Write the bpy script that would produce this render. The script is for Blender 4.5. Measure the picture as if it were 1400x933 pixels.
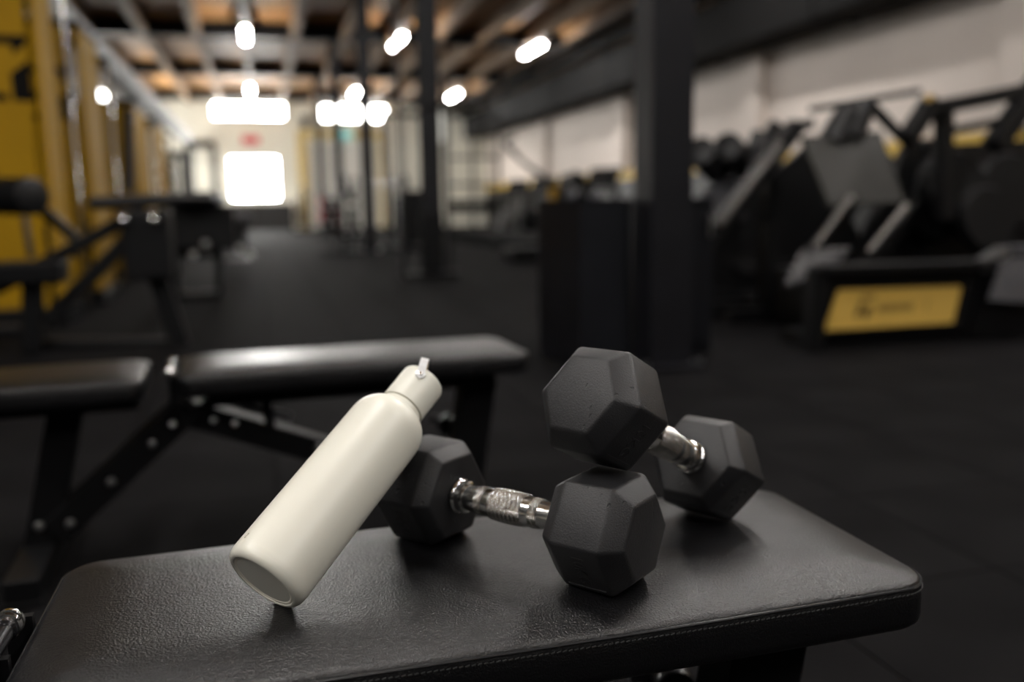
import bpy, bmesh, math, random
from mathutils import Vector, Matrix
random.seed(7)
S = bpy.context.scene
COL = S.collection
for o in list(bpy.data.objects):
    bpy.data.objects.remove(o)

# ------------------------------------------------------------------ camera
F = 1220.0                      # focal length in pixels of the 1400x933 frame
EYE = Vector((0.0, 0.0, 0.80))
_Y = Vector((356 - 700, 466 - 285, F))            # room axis (+Y) seen in (right, up, forward)
_k = (466 - 210) / F
_s = -_Y.x / (_Y.y * _k + _Y.z)
_X = Vector((1, _k * _s, _s)).normalized()
_Y.normalize()
_Z = _Y.cross(_X)
if _Z.y < 0:
    _Z = -_Z
R_ = Vector((_X.x, _Y.x, _Z.x)); U_ = Vector((_X.y, _Y.y, _Z.y)); W_ = Vector((_X.z, _Y.z, _Z.z))
cd = bpy.data.cameras.new('camera')
cam = bpy.data.objects.new('camera', cd)
COL.objects.link(cam)
cam.matrix_world = Matrix(((R_.x, U_.x, -W_.x, EYE.x), (R_.y, U_.y, -W_.y, EYE.y), (R_.z, U_.z, -W_.z, EYE.z), (0, 0, 0, 1)))
cd.sensor_width = 36.0
cd.lens = 36.0 * F / 1400.0
cd.clip_start = 0.02
cd.dof.use_dof = True
cd.dof.focus_distance = 0.77
cd.dof.aperture_fstop = 2.35
S.camera = cam


def at(px, py, Y):
    """point of the room seen at pixel px,py at distance Y along the hall"""
    d = Vector((px - 700, 466 - py, F))
    r = Vector((d.dot(_X), d.dot(_Y), d.dot(_Z)))
    return r * (Y / r.y) + EYE


def onfloor(px, py, z=0.0):
    d = Vector((px - 700, 466 - py, F))
    r = Vector((d.dot(_X), d.dot(_Y), d.dot(_Z)))
    return r * ((z - EYE.z) / r.z) + EYE


# ------------------------------------------------------------------ world, exposure
w = bpy.data.worlds.new('world')
S.world = w
w.use_nodes = True
w.node_tree.nodes['Background'].inputs[0].default_value = (0.75, 0.85, 1.0, 1)
w.node_tree.nodes['Background'].inputs[1].default_value = 0.3
S.view_settings.view_transform = 'Standard'
S.view_settings.look = 'None'
S.view_settings.gamma = 1.0
S.view_settings.use_curve_mapping = False
S.view_settings.exposure = 0.0
LAMP = 142.0          # radiance of the tube diffusers
DAY = 42.0            # radiance of the far daylight windows


# ------------------------------------------------------------------ materials
def nt(name):
    m = bpy.data.materials.new(name)
    m.use_nodes = True
    t = m.node_tree
    return m, t, t.nodes['Principled BSDF']


def mat(name, col, rough=0.5, metal=0.0, noise=None, bump=None, spec=None, coat=0.0):
    """noise=(scale, amount) colour mottling; bump=(scale, strength, distance[, detail])"""
    m, t, b = nt(name)
    b.inputs['Roughness'].default_value = rough
    b.inputs['Metallic'].default_value = metal
    if spec is not None:
        b.inputs['Specular IOR Level'].default_value = spec
    b.inputs['Coat Weight'].default_value = coat
    tc = t.nodes.new('ShaderNodeTexCoord')
    if noise:
        n = t.nodes.new('ShaderNodeTexNoise')
        n.inputs['Scale'].default_value = noise[0]
        n.inputs['Detail'].default_value = 4
        t.links.new(tc.outputs['Object'], n.inputs['Vector'])
        r = t.nodes.new('ShaderNodeValToRGB')
        a = noise[1]
        r.color_ramp.elements[0].position = 0.3
        r.color_ramp.elements[1].position = 0.7
        r.color_ramp.elements[0].color = [c * (1 - a) for c in col[:3]] + [1]
        r.color_ramp.elements[1].color = [min(1, c * (1 + a)) for c in col[:3]] + [1]
        t.links.new(n.outputs['Fac'], r.inputs[0])
        t.links.new(r.outputs[0], b.inputs['Base Color'])
    else:
        b.inputs['Base Color'].default_value = (*col[:3], 1)
    if bump:
        n = t.nodes.new('ShaderNodeTexNoise')
        n.inputs['Scale'].default_value = bump[0]
        n.inputs['Detail'].default_value = bump[3] if len(bump) > 3 else 3
        t.links.new(tc.outputs['Object'], n.inputs['Vector'])
        bp = t.nodes.new('ShaderNodeBump')
        bp.inputs['Strength'].default_value = bump[1]
        bp.inputs['Distance'].default_value = bump[2]
        t.links.new(n.outputs['Fac'], bp.inputs['Height'])
        t.links.new(bp.outputs[0], b.inputs['Normal'])
    return m


def emat(name, col, strength):
    m = bpy.data.materials.new(name)
    m.use_nodes = True
    t = m.node_tree
    t.nodes.clear()
    e = t.nodes.new('ShaderNodeEmission')
    e.inputs[0].default_value = (*col, 1)
    e.inputs[1].default_value = strength
    o = t.nodes.new('ShaderNodeOutputMaterial')
    t.links.new(e.outputs[0], o.inputs[0])
    return m


def leather_mat():
    m, t, b = nt('black_leather')
    tc = t.nodes.new('ShaderNodeTexCoord')
    v = t.nodes.new('ShaderNodeTexVoronoi')
    v.feature = 'SMOOTH_F1'
    v.inputs['Scale'].default_value = 470
    v.inputs['Smoothness'].default_value = 0.6
    n0 = t.nodes.new('ShaderNodeTexNoise')
    n0.inputs['Scale'].default_value = 160
    n0.inputs['Detail'].default_value = 3
    mixv = t.nodes.new('ShaderNodeMix')
    mixv.data_type = 'VECTOR'
    mixv.inputs[0].default_value = 0.006
    t.links.new(tc.outputs['Object'], n0.inputs['Vector'])
    t.links.new(tc.outputs['Object'], mixv.inputs[4])
    t.links.new(n0.outputs['Color'], mixv.inputs[5])
    t.links.new(mixv.outputs[1], v.inputs['Vector'])
    n1 = t.nodes.new('ShaderNodeTexNoise')
    n1.inputs['Scale'].default_value = 1000
    n1.inputs['Detail'].default_value = 2
    t.links.new(tc.outputs['Object'], n1.inputs['Vector'])
    ad = t.nodes.new('ShaderNodeMath')
    ad.operation = 'ADD'
    t.links.new(v.outputs['Distance'], ad.inputs[0])
    t.links.new(n1.outputs['Fac'], ad.inputs[1])
    bp = t.nodes.new('ShaderNodeBump')
    bp.inputs['Strength'].default_value = 0.55
    bp.inputs['Distance'].default_value = 0.00075
    t.links.new(ad.outputs[0], bp.inputs['Height'])
    n2 = t.nodes.new('ShaderNodeTexNoise')
    n2.inputs['Scale'].default_value = 22
    n2.inputs['Detail'].default_value = 5
    t.links.new(tc.outputs['Object'], n2.inputs['Vector'])
    bp2 = t.nodes.new('ShaderNodeBump')
    bp2.inputs['Strength'].default_value = 0.25
    bp2.inputs['Distance'].default_value = 0.003
    t.links.new(n2.outputs['Fac'], bp2.inputs['Height'])
    t.links.new(bp2.outputs[0], bp.inputs['Normal'])
    t.links.new(bp.outputs[0], b.inputs['Normal'])
    mr = t.nodes.new('ShaderNodeMapRange')
    mr.inputs[3].default_value = 0.25
    mr.inputs[4].default_value = 0.36
    t.links.new(n2.outputs['Fac'], mr.inputs[0])
    t.links.new(mr.outputs[0], b.inputs['Roughness'])
    b.inputs['Base Color'].default_value = (0.0045, 0.0044, 0.0050, 1)
    b.inputs['Specular IOR Level'].default_value = 0.5
    return m


def rubber_mat():
    m, t, b = nt('dumbbell_rubber')
    tc = t.nodes.new('ShaderNodeTexCoord')
    n = t.nodes.new('ShaderNodeTexNoise')
    n.inputs['Scale'].default_value = 700
    n.inputs['Detail'].default_value = 4
    t.links.new(tc.outputs['Object'], n.inputs['Vector'])
    # small nicks and cuts
    mp = t.nodes.new('ShaderNodeMapping')
    mp.inputs['Scale'].default_value = (1.0, 2.2, 0.7)
    mp.inputs['Rotation'].default_value = (0.4, 0.3, 0.6)
    t.links.new(tc.outputs['Object'], mp.inputs['Vector'])
    v = t.nodes.new('ShaderNodeTexVoronoi')
    v.inputs['Scale'].default_value = 75
    v.feature = 'F1'
    t.links.new(mp.outputs[0], v.inputs['Vector'])
    cr = t.nodes.new('ShaderNodeValToRGB')
    cr.color_ramp.elements[0].position = 0.10
    cr.color_ramp.elements[0].color = (0, 0, 0, 1)
    cr.color_ramp.elements[1].position = 0.16
    cr.color_ramp.elements[1].color = (1, 1, 1, 1)
    t.links.new(v.outputs['Distance'], cr.inputs[0])
    n3 = t.nodes.new('ShaderNodeTexNoise')
    n3.inputs['Scale'].default_value = 14
    t.links.new(tc.outputs['Object'], n3.inputs['Vector'])
    c3 = t.nodes.new('ShaderNodeValToRGB')
    c3.color_ramp.elements[0].position = 0.50
    c3.color_ramp.elements[1].position = 0.58
    c3.color_ramp.elements[0].color = (1, 1, 1, 1)
    c3.color_ramp.elements[1].color = (0, 0, 0, 1)
    t.links.new(n3.outputs['Fac'], c3.inputs[0])
    mx = t.nodes.new('ShaderNodeMath')
    mx.operation = 'MAXIMUM'
    t.links.new(cr.outputs[0], mx.inputs[0])
    t.links.new(c3.outputs[0], mx.inputs[1])
    ad = t.nodes.new('ShaderNodeMath')
    ad.operation = 'MULTIPLY_ADD'
    ad.inputs[1].default_value = 0.55
    t.links.new(n.outputs['Fac'], ad.inputs[0])
    t.links.new(mx.outputs[0], ad.inputs[2])
    bp = t.nodes.new('ShaderNodeBump')
    bp.inputs['Strength'].default_value = 0.7
    bp.inputs['Distance'].default_value = 0.0009
    t.links.new(ad.outputs[0], bp.inputs['Height'])
    t.links.new(bp.outputs[0], b.inputs['Normal'])
    # dusty scuffs
    n2 = t.nodes.new('ShaderNodeTexNoise')
    n2.inputs['Scale'].default_value = 18
    n2.inputs['Detail'].default_value = 6
    t.links.new(tc.outputs['Object'], n2.inputs['Vector'])
    c2 = t.nodes.new('ShaderNodeValToRGB')
    c2.color_ramp.elements[0].position = 0.35
    c2.color_ramp.elements[0].color = (0.0085, 0.0085, 0.0097, 1)
    c2.color_ramp.elements[1].position = 0.75
    c2.color_ramp.elements[1].color = (0.022, 0.0218, 0.0232, 1)
    t.links.new(n2.outputs['Fac'], c2.inputs[0])
    t.links.new(c2.outputs[0], b.inputs['Base Color'])
    b.inputs['Roughness'].default_value = 0.43
    b.inputs['Specular IOR Level'].default_value = 0.38
    return m


def floor_mat():
    m, t, b = nt('rubber_floor')
    tc = t.nodes.new('ShaderNodeTexCoord')
    n = t.nodes.new('ShaderNodeTexNoise')
    n.inputs['Scale'].default_value = 3.0
    n.inputs['Detail'].default_value = 6
    t.links.new(tc.outputs['Object'], n.inputs['Vector'])
    c = t.nodes.new('ShaderNodeValToRGB')
    c.color_ramp.elements[0].position = 0.3
    c.color_ramp.elements[0].color = (0.0042, 0.0040, 0.0043, 1)
    c.color_ramp.elements[1].position = 0.72
    c.color_ramp.elements[1].color = (0.0082, 0.0079, 0.0083, 1)
    t.links.new(n.outputs['Fac'], c.inputs[0])
    t.links.new(c.outputs[0], b.inputs['Base Color'])
    n1 = t.nodes.new('ShaderNodeTexNoise')
    n1.inputs['Scale'].default_value = 220
    t.links.new(tc.outputs['Object'], n1.inputs['Vector'])
    bp = t.nodes.new('ShaderNodeBump')
    bp.inputs['Strength'].default_value = 0.4
    bp.inputs['Distance'].default_value = 0.002
    t.links.new(n1.outputs['Fac'], bp.inputs['Height'])
    t.links.new(bp.outputs[0], b.inputs['Normal'])
    b.inputs['Roughness'].default_value = 0.8
    b.inputs['Specular IOR Level'].default_value = 0.02
    return m


def wood_mat(name, c0, c1):
    m, t, b = nt(name)
    tc = t.nodes.new('ShaderNodeTexCoord')
    mp = t.nodes.new('ShaderNodeMapping')
    mp.inputs['Scale'].default_value = (6, 0.35, 6)
    t.links.new(tc.outputs['Object'], mp.inputs['Vector'])
    n = t.nodes.new('ShaderNodeTexNoise')
    n.inputs['Scale'].default_value = 2
    n.inputs['Detail'].default_value = 5
    t.links.new(mp.outputs[0], n.inputs['Vector'])
    c = t.nodes.new('ShaderNodeValToRGB')
    c.color_ramp.elements[0].color = (*c0, 1)
    c.color_ramp.elements[1].color = (*c1, 1)
    t.links.new(n.outputs['Fac'], c.inputs[0])
    t.links.new(c.outputs[0], b.inputs['Base Color'])
    b.inputs['Roughness'].default_value = 0.6
    return m


LEATHER = leather_mat()
RUBBER = rubber_mat()
FLOORM = floor_mat()
JOIST = wood_mat('joist_timber', (0.20, 0.12, 0.06), (0.30, 0.19, 0.10))
DECK = wood_mat('deck_plywood', (0.34, 0.17, 0.055), (0.54, 0.29, 0.11))
CHROME = mat('chrome', (0.78, 0.77, 0.74), 0.14, 1.0)
KNURL = mat('knurled_steel', (0.50, 0.485, 0.45), 0.22, 1.0)
STEEL = mat('bright_steel', (0.60, 0.60, 0.60), 0.28, 1.0)
BLACK = mat('black_powder_coat', (0.0035, 0.0035, 0.004), 0.45, spec=0.25, bump=(400, 0.1, 0.0005))
BLACKG = mat('black_gloss_paint', (0.004, 0.004, 0.005), 0.25)
COLUMN = mat('column_paint', (0.007, 0.007, 0.009), 0.5, noise=(5, 0.2), spec=0.2)
CABINET = mat('cabinet_paint', (0.007, 0.0075, 0.010), 0.5, noise=(4, 0.2), spec=0.2)
PLASTIC = mat('black_plastic', (0.003, 0.003, 0.0034), 0.55, spec=0.15)
PADM = mat('black_vinyl', (0.005, 0.005, 0.0055), 0.38, spec=0.35, bump=(300, 0.2, 0.001))
BLUEP = mat('blue_vinyl', (0.012, 0.035, 0.07), 0.4)
YELLOW = mat('yellow_paint', (0.33, 0.185, 0.006), 0.6, spec=0.10, noise=(3, 0.06))
YELLOWP = mat('yellow_plate', (0.66, 0.42, 0.09), 0.4, noise=(5, 0.05))
PRINT = mat('black_print', (0.006, 0.0055, 0.005), 0.6, spec=0.05)
PRINTG = mat('brown_print', (0.13, 0.085, 0.02), 0.5)
WALL = mat('white_wall_paint', (0.68, 0.605, 0.545), 0.7, noise=(0.7, 0.05), bump=(60, 0.1, 0.002))
WALLF = mat('cream_wall_paint', (0.82, 0.80, 0.69), 0.7, noise=(0.5, 0.04), bump=(60, 0.1, 0.002))
WALLD = mat('dark_wall_paint', (0.012, 0.0115, 0.011), 0.6, noise=(1.0, 0.1))
DADO = mat('dado_black', (0.007, 0.007, 0.0075), 0.5, noise=(2, 0.1))
STRIPE = mat('stripe_yellow', (0.62, 0.40, 0.04), 0.5, noise=(3, 0.05))
DOORW = mat('shutter_white', (0.66, 0.65, 0.60), 0.5, noise=(2, 0.04))
DUCTM = mat('duct_dark', (0.0035, 0.0033, 0.0033), 0.7, spec=0.05, noise=(2, 0.1))
PIPEG = mat('pipe_grey', (0.17, 0.175, 0.18), 0.55, noise=(3, 0.06))
REDS = mat('red_sign_print', (0.60, 0.02, 0.04), 0.5)
EXITM = emat('exit_sign_lit', (0.35, 0.85, 0.80), 0.75)
LAMPM = emat('lamp_diffuser', (1.0, 0.965, 0.93), LAMP)
DAYM = emat('daylight_pane', (1.0, 0.99, 0.95), DAY)
BOTTLE = mat('cream_powder_coat', (0.72, 0.70, 0.61), 0.34, bump=(1600, 0.05, 0.0002), spec=0.45)
CAPM = mat('cream_cap', (0.71, 0.695, 0.61), 0.42, bump=(1600, 0.05, 0.0002))
STRAPM = mat('strap_satin', (0.80, 0.80, 0.80), 0.30, 0.25)
STRAPI = mat('strap_lining', (0.58, 0.47, 0.28), 0.5)
BASEM = mat('bottle_base_pad', (0.85, 0.80, 0.68), 0.6)
MARKM = mat('bottle_mark', (0.20, 0.18, 0.10), 0.5)
MARKB = mat('bottle_mark_blue', (0.02, 0.09, 0.16), 0.5)
THREAD = mat('stitch_thread', (0.045, 0.045, 0.045), 0.5)
WELT = mat('welt_vinyl', (0.020, 0.020, 0.021), 0.22)
RODM = mat('rod_steel', (0.22, 0.21, 0.20), 0.3, 1.0)
TREAD = mat('tread_plate', (0.024, 0.023, 0.019), 0.6, spec=0.1)
GREYPL = mat('grey_plate', (0.10, 0.10, 0.11), 0.45, 0.5, noise=(20, 0.2))
SKIRT = mat('grey_vinyl', (0.012, 0.012, 0.014), 0.35)


# ------------------------------------------------------------------ mesh helpers
class MB:
    def __init__(self):
        self.v = []
        self.f = []

    def add(self, vs, fs):
        n = len(self.v)
        self.v += [Vector(p) for p in vs]
        self.f += [[i + n for i in f] for f in fs]
        return self

    def box(self, c, s, rot=None):
        c = Vector(c)
        h = Vector(s) / 2
        vs = []
        for z in (-1, 1):
            for y in (-1, 1):
                for x in (-1, 1):
                    p = Vector((x * h.x, y * h.y, z * h.z))
                    if rot is not None:
                        p = rot @ p
                    vs.append(c + p)
        return self.add(vs, [(0, 2, 3, 1), (4, 5, 7, 6), (0, 1, 5, 4), (2, 6, 7, 3), (0, 4, 6, 2), (1, 3, 7, 5)])

    def beam(self, p, q, w, h, up=(0, 0, 1)):
        p, q = Vector(p), Vector(q)
        a = (q - p).normalized()
        up = Vector(up)
        s = a.cross(up)
        if s.length < 1e-4:
            s = a.cross(Vector((0, 1, 0)))
        s.normalize()
        u = s.cross(a)
        vs = []
        for e in (p, q):
            for x, y in ((-1, -1), (1, -1), (1, 1), (-1, 1)):
                vs.append(e + s * (x * w / 2) + u * (y * h / 2))
        return self.add(vs, [(3, 2, 1, 0), (4, 5, 6, 7), (0, 1, 5, 4), (1, 2, 6, 5), (2, 3, 7, 6), (3, 0, 4, 7)])

    def tube(self, pts, r, n=12, caps=True):
        pts = [Vector(p) for p in pts]
        rs = r if isinstance(r, (list, tuple)) else [r] * len(pts)
        rings = []
        ref = None
        for i, p in enumerate(pts):
            if i == 0:
                a = pts[1] - p
            elif i == len(pts) - 1:
                a = p - pts[i - 1]
            else:
                a = (pts[i + 1] - p).normalized() + (p - pts[i - 1]).normalized()
            a.normalize()
            if ref is None:
                ref = a.orthogonal().normalized()
            ref = (ref - a * ref.dot(a)).normalized()
            b = a.cross(ref)
            rings.append([p + (ref * math.cos(2 * math.pi * k / n) + b * math.sin(2 * math.pi * k / n)) * rs[i] for k in range(n)])
        vs = [x for r_ in rings for x in r_]
        fs = []
        for i in range(len(rings) - 1):
            for k in range(n):
                j = (k + 1) % n
                fs.append((i * n + k, i * n + j, (i + 1) * n + j, (i + 1) * n + k))
        if caps:
            fs.append(tuple(range(n - 1, -1, -1)))
            fs.append(tuple((len(rings) - 1) * n + k for k in range(n)))
        return self.add(vs, fs)

    def lathe(self, prof, n=48, M=None, disp=None):
        """prof: list of (r, t) along +Z"""
        vs, fs = [], []
        for i, (r, t) in enumerate(prof):
            for k in range(n):
                a = 2 * math.pi * k / n
                rr = r + (disp(i, k, t, a) if disp else 0)
                p = Vector((rr * math.cos(a), rr * math.sin(a), t))
                vs.append(M @ p if M is not None else p)
        for i in range(len(prof) - 1):
            for k in range(n):
                j = (k + 1) % n
                fs.append((i * n + k, i * n + j, (i + 1) * n + j, (i + 1) * n + k))
        if prof[0][0] > 1e-6:
            fs.append(tuple(range(n - 1, -1, -1)))
        if prof[-1][0] > 1e-6:
            fs.append(tuple((len(prof) - 1) * n + k for k in range(n)))
        return self.add(vs, fs)

    def prism(self, poly, ext):
        ext = Vector(ext)
        n = len(poly)
        vs = [Vector(p) for p in poly] + [Vector(p) + ext for p in poly]
        fs = [tuple(range(n - 1, -1, -1)), tuple(range(n, 2 * n))]
        for k in range(n):
            j = (k + 1) % n
            fs.append((k, j, n + j, n + k))
        return self.add(vs, fs)

    def rings(self, loops, cap0=True, cap1=True):
        n = len(loops[0])
        vs = [p for l in loops for p in l]
        fs = []
        for i in range(len(loops) - 1):
            for k in range(n):
                j = (k + 1) % n
                fs.append((i * n + k, i * n + j, (i + 1) * n + j, (i + 1) * n + k))
        if cap0:
            fs.append(tuple(range(n - 1, -1, -1)))
        if cap1:
            fs.append(tuple((len(loops) - 1) * n + k for k in range(n)))
        return self.add(vs, fs)

    def sphere(self, c, r, n=12, sq=(1, 1, 1)):
        c = Vector(c)
        vs = [c + Vector((0, 0, -r * sq[2]))]
        fs = []
        m = n // 2
        for i in range(1, m):
            th = math.pi * i / m
            for k in range(n):
                a = 2 * math.pi * k / n
                vs.append(c + Vector((r * sq[0] * math.sin(th) * math.cos(a), r * sq[1] * math.sin(th) * math.sin(a), -r * sq[2] * math.cos(th))))
        vs.append(c + Vector((0, 0, r * sq[2])))
        for k in range(n):
            fs.append((0, 1 + (k + 1) % n, 1 + k))
        for i in range(m - 2):
            for k in range(n):
                j = (k + 1) % n
                fs.append((1 + i * n + k, 1 + i * n + j, 1 + (i + 1) * n + j, 1 + (i + 1) * n + k))
        L = len(vs) - 1
        o = 1 + (m - 2) * n
        for k in range(n):
            fs.append((L, o + k, o + (k + 1) % n))
        return self.add(vs, fs)

    def build(self, name, material, parent=None, smooth=False, bevel=0.0, seg=2, angle=35):
        me = bpy.data.meshes.new(name)
        bm = bmesh.new()
        inv = None
        if parent is not None:
            inv = world_of(parent).inverted()
        bv = [bm.verts.new(inv @ p if inv is not None else p) for p in self.v]
        for f in self.f:
            try:
                bm.faces.new([bv[i] for i in f])
            except ValueError:
                pass
        bmesh.ops.recalc_face_normals(bm, faces=bm.faces[:])
        if bevel > 0:
            bm.normal_update()
            es = [e for e in bm.edges if len(e.link_faces) == 2 and e.calc_face_angle(0) > math.radians(angle)]
            bmesh.ops.bevel(bm, geom=es, offset=bevel, segments=seg, profile=0.5, affect='EDGES', clamp_overlap=True)
        if smooth:
            for f in bm.faces:
                f.smooth = True
        bm.to_mesh(me)
        bm.free()
        if smooth:
            try:
                me.set_sharp_from_angle(angle=math.radians(40))
            except Exception:
                pass
        me.materials.append(material)
        o = bpy.data.objects.new(name, me)
        COL.objects.link(o)
        if parent is not None:
            o.parent = parent
        return o


def world_of(o):
    m = Matrix.LocRotScale(o.location, o.rotation_euler, o.scale)
    return world_of(o.parent) @ m if o.parent else m


def thing(name, label, cat, loc=(0, 0, 0), rz=0.0, group=None):
    o = bpy.data.objects.new(name, None)
    COL.objects.link(o)
    o.empty_display_size = 0.1
    o.location = loc
    o.rotation_euler = (0, 0, rz)
    o['label'] = label
    o['category'] = cat
    if group:
        o['group'] = group
    return o


def tag(o, label, cat, group=None):
    o['label'] = label
    o['category'] = cat
    if group:
        o['group'] = group
    return o


def struct(o, label=None):
    o['kind'] = 'structure'
    if label:
        o['label'] = label
    return o


def copy_tree(o, parent=None):
    c = o.copy()
    COL.objects.link(c)
    c.parent = parent
    for ch in list(o.children):
        copy_tree(ch, c)
    return c


def box(name, c, s, m, parent=None, bevel=0.0, rot=None):
    return MB().box(c, s, rot).build(name, m, parent, bevel=bevel)


# ================================================================== THE HALL
XL, XR, YB, YF, ZC = -4.2, 9.0, -7.0, 36.0, 5.05
floor = struct(box('floor', ((XL + XR) / 2, (YB + YF) / 2, -0.06), (XR - XL + 0.4, YF - YB + 0.4, 0.10), mat('subfloor', (0.0015, 0.0015, 0.0015), 0.9, spec=0.0)))
# rubber tiles, half a metre square; the nearest 300 in view are pieces, the rest one field
T = 0.5
tile_me = None
cells = []
for i in range(int((XR - XL) / T)):
    for j in range(int((YF - YB) / T)):
        cx, cy = XL + 0.2 + T / 2 + i * T, YB + T / 2 + j * T
        if cx + T / 2 > XR:
            continue
        q = Vector((cx, cy, 0)) - EYE
        fwd = q.dot(W_)
        vis = False
        if fwd > 0.3:
            px, py = 700 + F * q.dot(R_) / fwd, 466 - F * q.dot(U_) / fwd
            vis = -80 < px < 1480 and py < 1010
        cells.append((0 if vis else 1, cy if vis else abs(cy), cx, cy))
cells.sort()
field = MB()
for n_, (nv, _, cx, cy) in enumerate(cells):
    if nv == 0 and n_ < 300:
        if tile_me is None:
            t0 = MB().box((0, 0, 0), (T - 0.004, T - 0.004, 0.010)).build('rubber_tile', FLOORM, None, bevel=0.0015, seg=1)
            tile_me = t0.data
            o = t0
        else:
            o = bpy.data.objects.new('rubber_tile', tile_me)
            COL.objects.link(o)
        o.parent = floor
        o.location = (cx, cy, -0.005)
    else:
        field.box((cx, cy, -0.005), (T - 0.004, T - 0.004, 0.010))
fo = field.build('rubber_tile_field', FLOORM, floor)
fo['kind'] = 'stuff'

# walls
wl = struct(box('wall_left', (XL - 0.1, (YB + YF) / 2, ZC / 2), (0.2, YF - YB, ZC), WALLD))
struct(box('wall_back', ((XL + XR) / 2, YB - 0.1, ZC / 2), (XR - XL, 0.2, ZC), WALLD))
wn = 0


def window(x0, x1, za, zb, y, m, mull=1, out=1):
    global wn
    wn += 1
    wob = struct(box('window_%d' % wn, ((x0 + x1) / 2, y + 0.06 * out, (za + zb) / 2), (x1 - x0, 0.02, zb - za), m))
    f = MB()
    for xx in (x0 + 0.025, x1 - 0.025):
        f.box((xx, y, (za + zb) / 2), (0.05, 0.08, zb - za))
    for zz in (za + 0.025, zb - 0.025):
        f.box(((x0 + x1) / 2, y, zz), (x1 - x0 - 0.1, 0.08, 0.05))
    for k in range(mull):
        xx = x0 + (x1 - x0) * (k + 1) / (mull + 1)
        f.box((xx, y, (za + zb) / 2), (0.04, 0.06, zb - za - 0.1))
    f.build('window_frame', DOORW, wob)
    return wob


# far wall with its window band, a low bright opening and the roller door
holes = [(-1.55, 1.1, 4.17, 4.74), (2.30, 2.92, 4.12, 4.70), (3.00, 4.04, 4.12, 4.70), (4.12, 4.98, 4.12, 4.70), (-1.05, 0.75, 1.13, 2.75), (1.85, 4.60, 0.0, 3.30), (6.3, 7.4, 3.3, 4.5)]
gx = sorted({XL, XR} | {h[0] for h in holes} | {h[1] for h in holes})
gz = sorted({0.0, ZC} | {h[2] for h in holes} | {h[3] for h in holes})
wf = MB()
for i in range(len(gx) - 1):
    for j in range(len(gz) - 1):
        cx, cz = (gx[i] + gx[i + 1]) / 2, (gz[j] + gz[j + 1]) / 2
        if any(h[0] < cx < h[1] and h[2] < cz < h[3] for h in holes):
            continue
        wf.box((cx, YF + 0.1, cz), (gx[i + 1] - gx[i], 0.2, gz[j + 1] - gz[j]))
struct(wf.build('wall_front', WALLF))
window(-1.55, 1.1, 4.17, 4.74, YF + 0.04, DAYM, 1)
window(2.30, 2.92, 4.12, 4.70, YF + 0.04, DAYM, 0)
window(3.00, 4.04, 4.12, 4.70, YF + 0.04, DAYM, 0)
window(4.12, 4.98, 4.12, 4.70, YF + 0.04, DAYM, 0)
window(-1.05, 0.75, 1.13, 2.75, YF + 0.04, DAYM, 1)
window(6.3, 7.4, 3.3, 4.5, YF + 0.04, emat('daylight_dull', (1.0, 0.97, 0.86), 0.9), 2)
door = struct(box('door_1', (3.225, YF + 0.14, 1.65), (2.75, 0.04, 3.3), DOORW))
for k in range(11):
    MB().box((3.225, YF + 0.105, 0.15 + 0.3 * k), (2.70, 0.03, 0.285)).build('shutter_slat', DOORW, door)
fr = MB()
fr.box((1.66, YF - 0.04, 1.75), (0.34, 0.08, 3.5))
fr.box((4.78, YF - 0.04, 1.75), (0.34, 0.08, 3.5))
fr.box((3.22, YF - 0.04, 3.62), (3.46, 0.08, 0.30))
fr.build('door_frame', mat('frame_yellow', (0.62, 0.47, 0.17), 0.5), door)
# dark plinth band under the opening
struct(box('baseboard_front', (-0.5, YF - 0.35, 0.5), (3.4, 0.7, 1.0), WALLD))

# added glowing panes far along the left wall, brightening the end wall
for k, yy in enumerate((29.2, 32.6)):
    wn += 1
    so_ = struct(box('window_%d' % wn, (XL + 0.02, yy, 2.9), (0.02, 2.8, 2.6), emat('added_side_glow_%d' % k, (1.0, 0.98, 0.93), DAY * 0.38)))
    f = MB()
    for q in (-1.4, 0.0, 1.4):
        f.box((XL + 0.04, yy + q, 2.9), (0.06, 0.06, 2.66))
    for q in (-1.3, 0.0, 1.3):
        f.box((XL + 0.04, yy, 2.9 + q), (0.05, 2.74, 0.06))
    f.build('window_frame', DOORW, so_)

# right wall: black dado, yellow line, white above, pilasters
wr = struct(box('wall_right', (XR + 0.1, (YB + YF) / 2, ZC / 2), (0.2, YF - YB, ZC), WALL))
for y in (9.0, 15.1, 21.4, 27.9):
    box('pilaster', (XR - 0.10, y, (3.40 + 1.62) / 2), (0.20, 0.55, 3.40 - 1.62), WALL, wr)
struct(box('baseboard_right', (XR - 0.03, (YB + YF) / 2, 0.70), (0.06, YF - YB, 1.40), DADO))
struct(box('trim_1', (XR - 0.035, (YB + YF) / 2, 1.51), (0.07, YF - YB, 0.22), STRIPE))
struct(box('baseboard_left', (XL + 0.03, (YB + YF) / 2, 0.70), (0.06, YF - YB, 1.40), DADO))

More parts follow.
